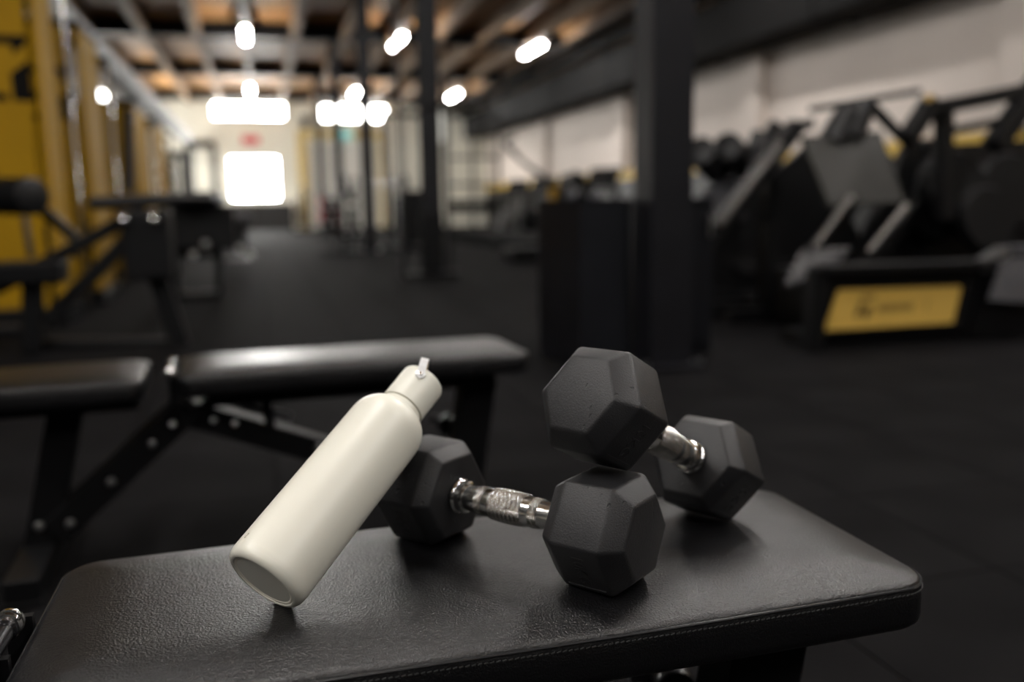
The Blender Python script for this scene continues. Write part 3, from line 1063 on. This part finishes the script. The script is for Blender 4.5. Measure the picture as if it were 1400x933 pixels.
MB().box(at(297, 331, y + 0.2), (0.09, 0.06, 0.09)).build('yellow_tag', YELLOW, bb)
y = 13.5
sb = thing('training_stool', 'small black stool with grey seat at the left side of the aisle', 'stool', onfloor(323, 355))
MB().lathe([(0.20, -0.05), (0.22, -0.03), (0.22, 0.03), (0.19, 0.05)], 24, Matrix.Translation(at(325, 297, y))).build('seat', GREYPL, sb, smooth=True)
MB().tube([at(325, 300, y), at(325, 345, y)], 0.13, 14).build('pedestal', BLACK, sb, smooth=True)
MB().lathe([(0.24, 0.0), (0.24, 0.03), (0.14, 0.06)], 24, Matrix.Translation(onfloor(325, 357))).build('foot', BLACK, sb, smooth=True)
for dx in (-0.02, 0.14):
    MB().sphere(at(328, 340 + dx * 60, y - 0.3) + Vector((dx, 0, 0)), 0.05, 12).build('foot_stud', STEEL, sb, smooth=True)

# cable station and racks at the far left, in front of the cream wall
def rig(label, px0, px1, top, y, depth=1.0, bars=3):
    a = at(px0, 300, y); b = at(px1, 300, y); zt = at((px0 + px1) / 2, top, y).z
    r = thing('cable_rack', label, 'rack', ((a.x + b.x) / 2, y, 0), 0)
    for x in (a.x, b.x):
        for yy in (y, y + depth):
            MB().box((x, yy, zt / 2), (0.08, 0.08, zt)).build('upright', BLACK, r)
    for yy in (y, y + depth):
        MB().box(((a.x + b.x) / 2, yy, zt - 0.04), (b.x - a.x - 0.08, 0.07, 0.08)).build('crossbar', BLACK, r)
    for x in (a.x, b.x):
        MB().box((x, y + depth / 2, zt - 0.04), (0.07, depth - 0.08, 0.07)).build('side_bar', BLACK, r)
        MB().box((x, y + depth / 2, 0.04), (0.07, depth - 0.08, 0.07)).build('side_bar', BLACK, r)
    for k in range(bars):
        z = 0.45 + k * (zt - 0.9) / max(1, bars - 1)
        MB().tube([(a.x + 0.04, y, z), (b.x - 0.04, y, z)], 0.022, 10).build('bar', STEEL, r, smooth=True)
        for s, x in ((-1, a.x - 0.10), (1, b.x + 0.10)):
            MB().lathe([(0.04, -0.03), (0.20, -0.03), (0.21, 0.0), (0.20, 0.03), (0.04, 0.03)], 20, Matrix.Translation((x - s * 0.02, y, z)) @ Matrix.Rotation(math.radians(90), 4, 'Y')).build('weight_plate', PLASTIC, r, smooth=True)
    return r


rig('black cable rack left of the bright low window', 262, 296, 192, 22.0, 1.4, 3)
rig('black rack standing left of the cable rack by the grey pipes', 236, 254, 205, 17.0, 1.0, 2)

# machines beside columns three and four
def plate_tree(label, x, y, h, n, col=PLASTIC):
    r = thing('plate_tree', label, 'rack', (x, y, 0))
    MB().box((x, y, h / 2), (0.09, 0.09, h)).build('post', BLACK, r)
    MB().box((x, y, 0.03), (0.7, 0.10, 0.06)).build('foot', BLACK, r)
    MB().box((x, y, 0.03), (0.10, 0.7, 0.055)).build('foot', BLACK, r)
    for k in range(n):
        z = 0.35 + k * (h - 0.45) / n
        s = -1 if k % 2 else 1
        MB().tube([(x, y, z), (x + s * 0.30, y, z)], 0.025, 10).build('peg', STEEL, r, smooth=True)
        MB().lathe([(0.03, -0.05), (0.19 - 0.02 * k, -0.05), (0.20 - 0.02 * k, 0), (0.19 - 0.02 * k, 0.05), (0.03, 0.05)], 22, Matrix.Translation((x + s * 0.17, y, z)) @ Matrix.Rotation(math.radians(90), 4, 'Y')).build('weight_plate', col, r, smooth=True)
    return r


plate_tree('black plate tree left of the third column', 1.35, 15.9, 1.25, 5)
plate_tree('black plate tree with red weight plates before the roller door', 1.75, 25.2, 1.25, 4, mat('red_plate', (0.50, 0.06, 0.08), 0.5))
plate_tree('tall plate tree at the left post of the yellow door frame', 1.35, 30.5, 1.5, 5)
cb = thing('cable_crossover', 'black cable machine with ropes at the third column', 'gym machine', (2.45, 16.6, 0))
for x in (2.25, 3.05):
    MB().box((x, 16.7, 1.25), (0.09, 0.09, 2.5)).build('upright', BLACK, cb)
MB().box((2.65, 16.7, 2.46), (0.71, 0.08, 0.08)).build('crossbar', BLACK, cb)
MB().box((2.65, 16.7, 0.04), (1.1, 0.5, 0.08)).build('base', BLACK, cb)
for k in range(5):
    MB().tube([(2.35 + 0.14 * k, 16.65, 0.1), (2.35 + 0.14 * k, 16.65, 2.42)], 0.012, 8).build('cable', PLASTIC, cb)
MB().box((2.65, 16.78, 0.55), (0.40, 0.14, 0.90)).build('weight_stack', BLACK, cb)
MB().box((1.98, 16.55, 1.45), (0.06, 0.30, 0.10)).build('pulley_block', BLACK, cb)
# figure-like training dummy? no: squat stand with plates before the door
ss = thing('squat_stand', 'black squat stand with loaded bar before the white roller door', 'rack', (2.6, 21.2, 0))
for x in (2.15, 3.05):
    MB().box((x, 21.2, 0.75), (0.08, 0.08, 1.5)).build('upright', BLACK, ss)
    MB().box((x, 21.2, 0.03), (0.10, 0.8, 0.06)).build('foot', BLACK, ss)
MB().tube([(1.75, 21.1, 1.32), (3.45, 21.1, 1.32)], 0.022, 10).build('bar', STEEL, ss, smooth=True)
for x in (1.90, 3.30):
    MB().lathe([(0.03, -0.04), (0.21, -0.04), (0.22, 0), (0.21, 0.04), (0.03, 0.04)], 24, Matrix.Translation((x, 21.1, 1.32)) @ Matrix.Rotation(math.radians(90), 4, 'Y')).build('weight_plate', PLASTIC, ss, smooth=True)

# guard cage round the second column
y = 10.0
cg = thing('column_rig', 'slim black rig with two posts standing round the second column', 'rack', (1.87, 10.1, 0))
for px, ytop in ((550, 60), (613, 130)):
    p0 = at(px, 300, 9.95)
    MB().box((p0.x, 9.95, 1.5), (0.05, 0.05, 3.0 if px < 600 else 2.2)).build('upright', BLACK, cg) if px < 600 else MB().box((p0.x, 9.95, 1.1), (0.05, 0.05, 2.2)).build('upright', BLACK, cg)
MB().box((1.80, 9.86, 0.035), (0.62, 0.12, 0.07)).build('base_rail', BLACK, cg)
MB().box((1.83, 9.90, 0.40), (0.26, 0.08, 0.66)).build('pad', PLASTIC, cg, bevel=0.02)
MB().tube([(1.53, 9.95, 1.9), (2.05, 9.95, 1.9)], 0.02, 10).build('crossbar', BLACK, cg)
bx_ = thing('storage_crate', 'tall dark storage crate seen left of the second column', 'box', (3.25, 20.0, 0))
MB().box((3.25, 20.0, 0.56), (0.50, 0.5, 1.10)).build('body', PLASTIC, bx_, bevel=0.02)
MB().box((3.25, 20.0, 1.13), (0.54, 0.54, 0.04)).build('lid', PLASTIC, bx_, bevel=0.01)

# ================================================================== BACKGROUND, RIGHT
# cabinets round the nearest column
cab = thing('storage_cabinet', 'black cabinet with clutter on top left of the nearest column', 'cabinet', (1.62, 4.35, 0))
h = 0.80
poly = [onfloor(737, 484), onfloor(795, 501), onfloor(862, 497), Vector((1.74, 4.55, 0)), Vector((1.60, 4.75, 0))]
poly = [Vector((p.x, p.y, 0.0)) for p in poly]
MB().prism(poly, (0, 0, h)).build('body', CABINET, cab, bevel=0.006)
cen = sum(poly, Vector()) / 5
MB().prism([cen + (p - cen) * 1.02 + Vector((0, 0, h)) for p in poly], (0, 0, 0.02)).build('top', CABINET, cab)
for k in range(6):
    q = cen + Vector((random.uniform(-0.11, 0.11), random.uniform(-0.16, 0.20), h + 0.02))
    o = MB().lathe([(0.018, 0), (0.026, 0.006), (0.026, 0.030), (0.016, 0.040)], 12, Matrix.Translation(q)).build('clamp_collar', GREYPL if k % 2 else PLASTIC, None, smooth=True)
    tag(o, 'one of the small clamp collars lying on top of the black cabinet', 'collar', 'clamp collars on the black cabinet')
cab2 = thing('storage_cabinet', 'narrow black cabinet right behind the nearest column', 'cabinet', (2.15, 4.5, 0))
MB().box((2.14, 4.48, 0.40), (0.30, 0.42, 0.80)).build('body', CABINET, cab2, bevel=0.01)
MB().box((2.14, 4.48, 0.81), (0.33, 0.45, 0.02)).build('top', CABINET, cab2)
MB().box((2.14, 4.262, 0.42), (0.27, 0.012, 0.70)).build('door_panel', CABINET, cab2)
MB().tube([(2.26, 4.245, 0.62), (2.26, 4.245, 0.74)], 0.008, 8).build('handle', STEEL, cab2)

# plate loaded machine with the yellow name plate
y = 4.10
ym = thing('loading_frame', 'black machine base with a slanted yellow name plate', 'gym machine', (3.3, 4.3, 0))
q = [at(1125, 372, y), at(1345, 362, y), at(1322, 452, y), at(1108, 462, y)]
MB().prism([q[0], q[1], q[2], q[3]], (0, 0.10, 0)).build('front_plate', BLACK, ym, bevel=0.01)
q = [at(1147, 396, y - 0.012), at(1315, 391, y - 0.012), at(1303, 441, y - 0.012), at(1127, 452, y - 0.012)]
yp = MB().prism(q, (0, 0.010, 0)).build('name_plate', YELLOWP, ym)


def onplate(u, v):
    return q[0].lerp(q[1], u).lerp(q[3].lerp(q[2], u), v) + Vector((0, -0.001, 0))


def ppoly(pts, m):
    MB().prism([onplate(*p) for p in pts], (0, -0.0015, 0)).build('printed_mark', m, yp)


ppoly([(0.19, 0.16), (0.31, 0.16), (0.31, 0.26), (0.19, 0.26)], PRINTG)
ppoly([(0.19, 0.34), (0.23, 0.34), (0.23, 0.70), (0.19, 0.70)], PRINTG)
ppoly([(0.25, 0.44), (0.31, 0.44), (0.31, 0.70), (0.28, 0.78), (0.25, 0.60)], PRINTG)
for k in range(6):
    u = 0.36 + k * 0.048
    ppoly([(u, 0.40), (u + 0.012, 0.40), (u + 0.012, 0.60), (u, 0.60)], PRINTG)
    ppoly([(u + 0.022, 0.40), (u + 0.034, 0.40), (u + 0.034, 0.60), (u + 0.022, 0.60)], PRINTG)
    if k % 2 == 0:
        ppoly([(u + 0.012, 0.47), (u + 0.022, 0.47), (u + 0.022, 0.53), (u + 0.012, 0.53)], PRINTG)
ppoly([(0.74, 0.40), (0.75, 0.40), (0.75, 0.60), (0.74, 0.60)], PRINTG)
MB().beam(at(1118, 368, y), at(1350, 360, y), 0.16, 0.05).build('top_rail', BLACK, ym, bevel=0.008)
MB().beam(at(1118, 366, y), at(1110, 482, y), 0.09, 0.09, (0, 1, 0)).build('post', BLACK, ym, bevel=0.006)
for yy in (0.20, 0.32):
    MB().beam(at(1118, 470, y) + Vector((0, yy, 0.0)), at(1118, 470, y) + Vector((1.5, yy, 0.0)), 0.09, 0.08).build('base_rail', BLACK, ym)
MB().beam(at(1340, 362, y), at(1372, 342, y), 0.10, 0.045).build('ramp_rail', STEEL, ym)
MB().beam(at(1372, 342, y), at(1470, 338, y), 0.10, 0.045).build('ramp_rail', GREYPL, ym)
MB().prism([at(1372, 352, y - 0.05), at(1450, 352, y - 0.05), at(1430, 415, y - 0.10), at(1353, 410, y - 0.10)], (0, 0.015, 0)).build('foot_tread', GREYPL, ym)
MB().prism([at(1345, 372, y), at(1480, 350, y), at(1480, 470, y), at(1325, 455, y)], (0, 0.10, 0)).build('side_plate', BLACK, ym)

# leg press: perforated foot plate on a sled with chrome rods
lp = thing('leg_press', 'black leg press machine with a large perforated foot plate', 'gym machine', (3.6, 4.95, 0))
q = [at(1095, 186, 5.02), at(1205, 178, 5.02), at(1238, 276, 4.72), at(1135, 281, 4.72)]
nrm = (q[1] - q[0]).cross(q[3] - q[0]).normalized()
if nrm.y > 0:
    nrm = -nrm
fp = MB().prism(q, -nrm * 0.03).build('foot_plate', TREAD, lp, bevel=0.006)
st = MB()
for i in range(13):
    for j in range(11):
        u, v = (i + 0.5 + 0.5 * (j % 2)) / 13.6, (j + 0.5) / 11
        c = q[0].lerp(q[1], u).lerp(q[3].lerp(q[2], u), v)
        st.lathe([(0.015, 0), (0.015, 0.003), (0.010, 0.0035)], 8, Matrix.Translation(c) @ nrm.to_track_quat('Z', 'Y').to_matrix().to_4x4())
so = st.build('grip_studs', BLACK, fp)
so['kind'] = 'stuff'
for (a, b_, yy) in (((985, 306), (1068, 196), 4.95), ((1112, 338), (1165, 268), 4.60), ((1188, 343), (1240, 280), 4.60)):
    MB().tube([at(*a, yy), at(*b_, yy)], 0.019, 14).build('guide_rod', RODM, lp, smooth=True)
for (a, b_, yy, w_) in (((968, 330), (1090, 170), 5.06, 0.10), ((1100, 360), (1215, 215), 5.10, 0.09), ((1180, 370), (1310, 215), 5.10, 0.09), ((1240, 190), (1275, 136), 4.7, 0.10),
                        ((1285, 146), (1420, 120), 4.7, 0.09), ((1358, 200), (1425, 105), 4.7, 0.12), ((1300, 178), (1370, 165), 4.75, 0.05), ((1290, 140), (1290, 300), 4.75, 0.09), ((1185, 138), (1250, 205), 5.15, 0.06)):
    MB().beam(at(*a, yy), at(*b_, yy), w_, w_, (0, 1, 0)).build('frame_beam', BLACK, lp, bevel=0.006)
MB().tube([at(1108, 149, 5.25), at(1257, 124, 5.25)], 0.022, 12).build('top_bar', BLACK, lp, smooth=True)
for px, py in ((1160, 150), (1182, 143)):
    MB().tube([at(px, py, 5.05), at(px - 22, py + 45, 5.05)], [0.075, 0.10], 18).build('shoulder_pad', PADM, lp, smooth=True)
for px, py, r, yy in ((1300, 255, 0.24, 4.95), (1375, 262, 0.26, 5.0), (1275, 290, 0.20, 5.12), (1345, 300, 0.22, 4.85)):
    MB().lathe([(0.03, -0.06), (r - 0.02, -0.06), (r, -0.03), (r, 0.03), (r - 0.02, 0.06), (0.03, 0.06)], 32, Matrix.Translation(at(px, py, yy)) @ Matrix.Rotation(math.radians(80), 4, 'X')).build('weight_plate', PLASTIC, lp, smooth=True)
MB().prism([at(1240, 200, 5.2), at(1420, 190, 5.2), at(1420, 360, 5.2), at(1170, 360, 5.2)], (0, 0.08, 0)).build('rear_shield', BLACK, lp)
MB().prism([at(1096, 341, 4.62), at(1163, 336, 4.62), at(1132, 372, 4.42), at(1072, 388, 4.42)], (0, 0, -0.03)).build('seat_plate', SKIRT, lp, bevel=0.006)
MB().box((3.45, 4.85, 0.20), (0.55, 0.5, 0.36)).build('seat_base', BLACK, lp, bevel=0.02)
MB().beam((2.9, 5.22, 0.05), (4.9, 5.22, 0.05), 0.10, 0.09).build('base_rail', BLACK, lp)
for x, zt in ((3.20, 0.95), (4.4, 1.2)):
    MB().beam((x, 5.22, 0.0), (x, 5.22, zt), 0.09, 0.09, (0, 1, 0)).build('post', BLACK, lp)
MB().sphere(at(1270, 134, 4.62), 0.022, 10).build('brass_pin', YELLOWP, lp, smooth=True)

# hack squat beyond the leg press, grey reclining pad
hs = thing('hack_squat', 'black reclining squat machine with a shiny back pad beside the column', 'gym machine', (3.1, 5.9, 0))
MB().prism([at(935, 285, 5.5), at(985, 240, 5.9), at(1058, 240, 5.9), at(1010, 288, 5.5)], (0, 0.02, -0.06)).build('back_pad', SKIRT, hs, bevel=0.02)
MB().box(at(968, 296, 5.5), (0.46, 0.24, 0.05)).build('seat_ledge', SKIRT, hs, bevel=0.015)
for px, py in ((968, 214), (1005, 208), (1045, 222)):
    MB().tube([at(px - 12, py - 8, 5.75), at(px + 16, py + 20, 6.05)], 0.11, 18).build('shoulder_roller', PADM, hs, smooth=True, bevel=0.02)
for (a, b_, yy, w_) in (((960, 420), (1040, 180), 6.0, 0.10), ((1035, 210), (1062, 168), 5.8, 0.08), ((1062, 180), (1110, 168), 5.8, 0.07), ((945, 400), (1090, 420), 5.6, 0.10), ((1000, 300), (1090, 410), 5.8, 0.12)):
    MB().beam(at(*a, yy), at(*b_, yy), w_, w_, (0, 1, 0)).build('frame_beam', BLACK, hs, bevel=0.006)
MB().prism([at(985, 300, 5.62), at(1110, 192, 5.62), at(1190, 350, 5.62), at(1075, 425, 5.62), at(955, 425, 5.62)], (0, 0.05, 0)).build('dark_filler', BLACK, hs)  # added black sheet that darkens the lit gaps between the frames
for px, r in ((1020, 0.26), (1060, 0.24)):
    MB().lathe([(0.03, -0.06), (r - 0.02, -0.06), (r, -0.03), (r, 0.03), (r - 0.02, 0.06), (0.03, 0.06)], 32, Matrix.Translation(at(px, 330, 5.7)) @ Matrix.Rotation(math.radians(80), 4, 'X')).build('weight_plate', PLASTIC, hs, smooth=True)
MB().box(at(1005, 400, 5.75), (0.75, 0.36, 0.05)).build('platform', BLACK, hs, bevel=0.01)
MB().box((at(1010, 418, 5.75).x, 5.75, 0.06), (0.85, 0.50, 0.12)).build('base', BLACK, hs, bevel=0.01)
MB().sphere(at(950, 347, 5.45), 0.04, 14).build('end_cap', STEEL, hs, smooth=True)

# cardio machines along the right wall
def cardio(label, x, y, rz, high):
    t = thing('cardio_machine', label, 'gym machine', (x, y, 0), 0, 'cardio machines along the right wall')
    MB().box((x, y, 0.11), (0.80, 1.75, 0.22)).build('deck', PLASTIC, t, bevel=0.03)
    MB().box((x, y - 0.1, 0.235), (0.52, 1.4, 0.03)).build('belt', PLASTIC, t)
    MB().box((x, y + 0.72, 0.30), (0.76, 0.42, 0.22)).build('motor_hood', BLACKG, t, bevel=0.05)
    for s in (-1, 1):
        MB().beam((x + s * 0.37, y + 0.65, 0.2), (x + s * 0.37, y + 0.85, high - 0.15), 0.06, 0.09).build('upright', BLACK, t)
        MB().tube([(x + s * 0.37, y + 0.82, high - 0.2), (x + s * 0.37, y + 0.25, high - 0.28), (x + s * 0.37, y + 0.1, high - 0.40)], 0.022, 10).build('handrail', PADM, t, smooth=True)
    MB().box((x, y + 0.85, high), (0.74, 0.08, 0.36), Matrix.Rotation(math.radians(-25), 3, 'X')).build('console', PLASTIC, t, bevel=0.02)
    MB().box((x, y + 0.80, high + 0.02), (0.40, 0.02, 0.20), Matrix.Rotation(math.radians(-25), 3, 'X')).build('screen', BLACKG, t)
    t.rotation_euler = (0, 0, rz)
    return t


for k, (px, py, rz, hh, lab) in enumerate(((775, 330, -1.2, 1.25, 'nearest black treadmill in the row before the right wall'), (735, 325, -1.2, 1.2, 'second black treadmill in the row before the right wall'),
                                           (700, 320, -1.2, 1.2, 'third black treadmill in the row before the right wall'), (668, 316, -1.2, 1.2, 'farthest black treadmill in the row before the right wall'))):
    p = onfloor(px, py + 12)
    cardio(lab, p.x, p.y, rz, hh)
el = thing('stair_trainer', 'black step trainer with long slanted handles before the white wall', 'gym machine', (at(730, 330, 12.3).x, 12.3, 0))
for d in (0, 0.5):
    MB().tube([at(690, 195, 12.3 + d), at(716, 222, 12.3 + d), at(790, 275, 12.3 + d)], 0.035, 10).build('handle_arm', BLACK, el, smooth=True)
MB().tube([at(690, 195, 12.3), at(703, 188, 12.455), at(690, 195, 12.8)], 0.03, 8).build('handle_bridge', BLACK, el, smooth=True)
MB().beam(at(782, 236, 12.45), at(806, 262, 12.45), 0.30, 0.10).build('console', PLASTIC, el, bevel=0.02)
MB().beam(at(800, 250, 12.45), at(770, 325, 12.45), 0.12, 0.12).build('mast', BLACK, el)
MB().box(at(748, 300, 12.45), (0.9, 0.6, 0.30)).build('body', PLASTIC, el, bevel=0.06)
MB().box((at(755, 320, 12.45).x, 12.45, 0.10), (1.4, 0.7, 0.18)).build('base', PLASTIC, el, bevel=0.04)
MB().box(at(757, 268, 12.1), (0.14, 0.05, 0.26)).build('yellow_badge', YELLOW, el)
MB().beam(at(690, 285, 12.2), at(682, 312, 12.2), 0.08, 0.06).build('side_strip', PIPEG, el)

# wall fittings on the far wall
o = MB().box((0.0, 0, 0), (0.62, 0.05, 0.30)).build('red_sign', REDS, None, bevel=0.01)
o.location = (-0.21, YF - 0.03, 3.38)
tag(o, 'small red sign on the cream far wall above the bright opening', 'sign')
ex = thing('exit_sign', 'pale green lit exit sign above the white roller door', 'sign', (3.22, YF - 0.14, 3.5))
MB().box((3.22, YF - 0.14, 3.60), (0.72, 0.06, 0.34)).build('light_box', EXITM, ex)
MB().box((3.22, YF - 0.10, 3.78), (0.76, 0.07, 0.03)).build('housing', DOORW, ex)
sp = thing('loudspeaker', 'black loudspeaker high on the far wall left of the door', 'speaker', (1.83, YF - 0.2, 3.85))
MB().box((1.83, YF - 0.16, 4.05), (0.26, 0.24, 0.44)).build('cabinet', PLASTIC, sp, bevel=0.02)
MB().lathe([(0.09, 0), (0.09, 0.01), (0.03, 0.02)], 20, Matrix.Translation((1.83, YF - 0.28, 4.0)) @ Matrix.Rotation(math.radians(90), 4, 'X')).build('cone', BLACK, sp, smooth=True)
MB().box((1.83, YF - 0.02, 4.05), (0.10, 0.04, 0.10)).build('wall_bracket', BLACK, sp)
# shelving grid in front of the far wall at the right
sh = thing('storage_rack', 'tall black storage grid before the cream wall right of the second column', 'rack', (7.2, 30.0, 0))
for x in (6.1, 7.0, 7.9):
    MB().box((x, 30.0, 1.9), (0.09, 0.09, 3.8)).build('upright', BLACK, sh)
for z in (0.5, 1.5, 2.4, 3.75):
    MB().box((7.0, 30.0, z), (1.72, 0.085, 0.09)).build('shelf_beam', BLACK, sh)
for x in (6.55, 7.45):
    MB().box((x, 30.0, 0.8), (0.7, 0.4, 0.35)).build('crate', PLASTIC, sh, bevel=0.03)

S.cycles.use_denoising = True
S.cycles.max_bounces = 5
S.cycles.glossy_bounces = 3
S.cycles.diffuse_bounces = 3
S.cycles.sample_clamp_indirect = 4.0
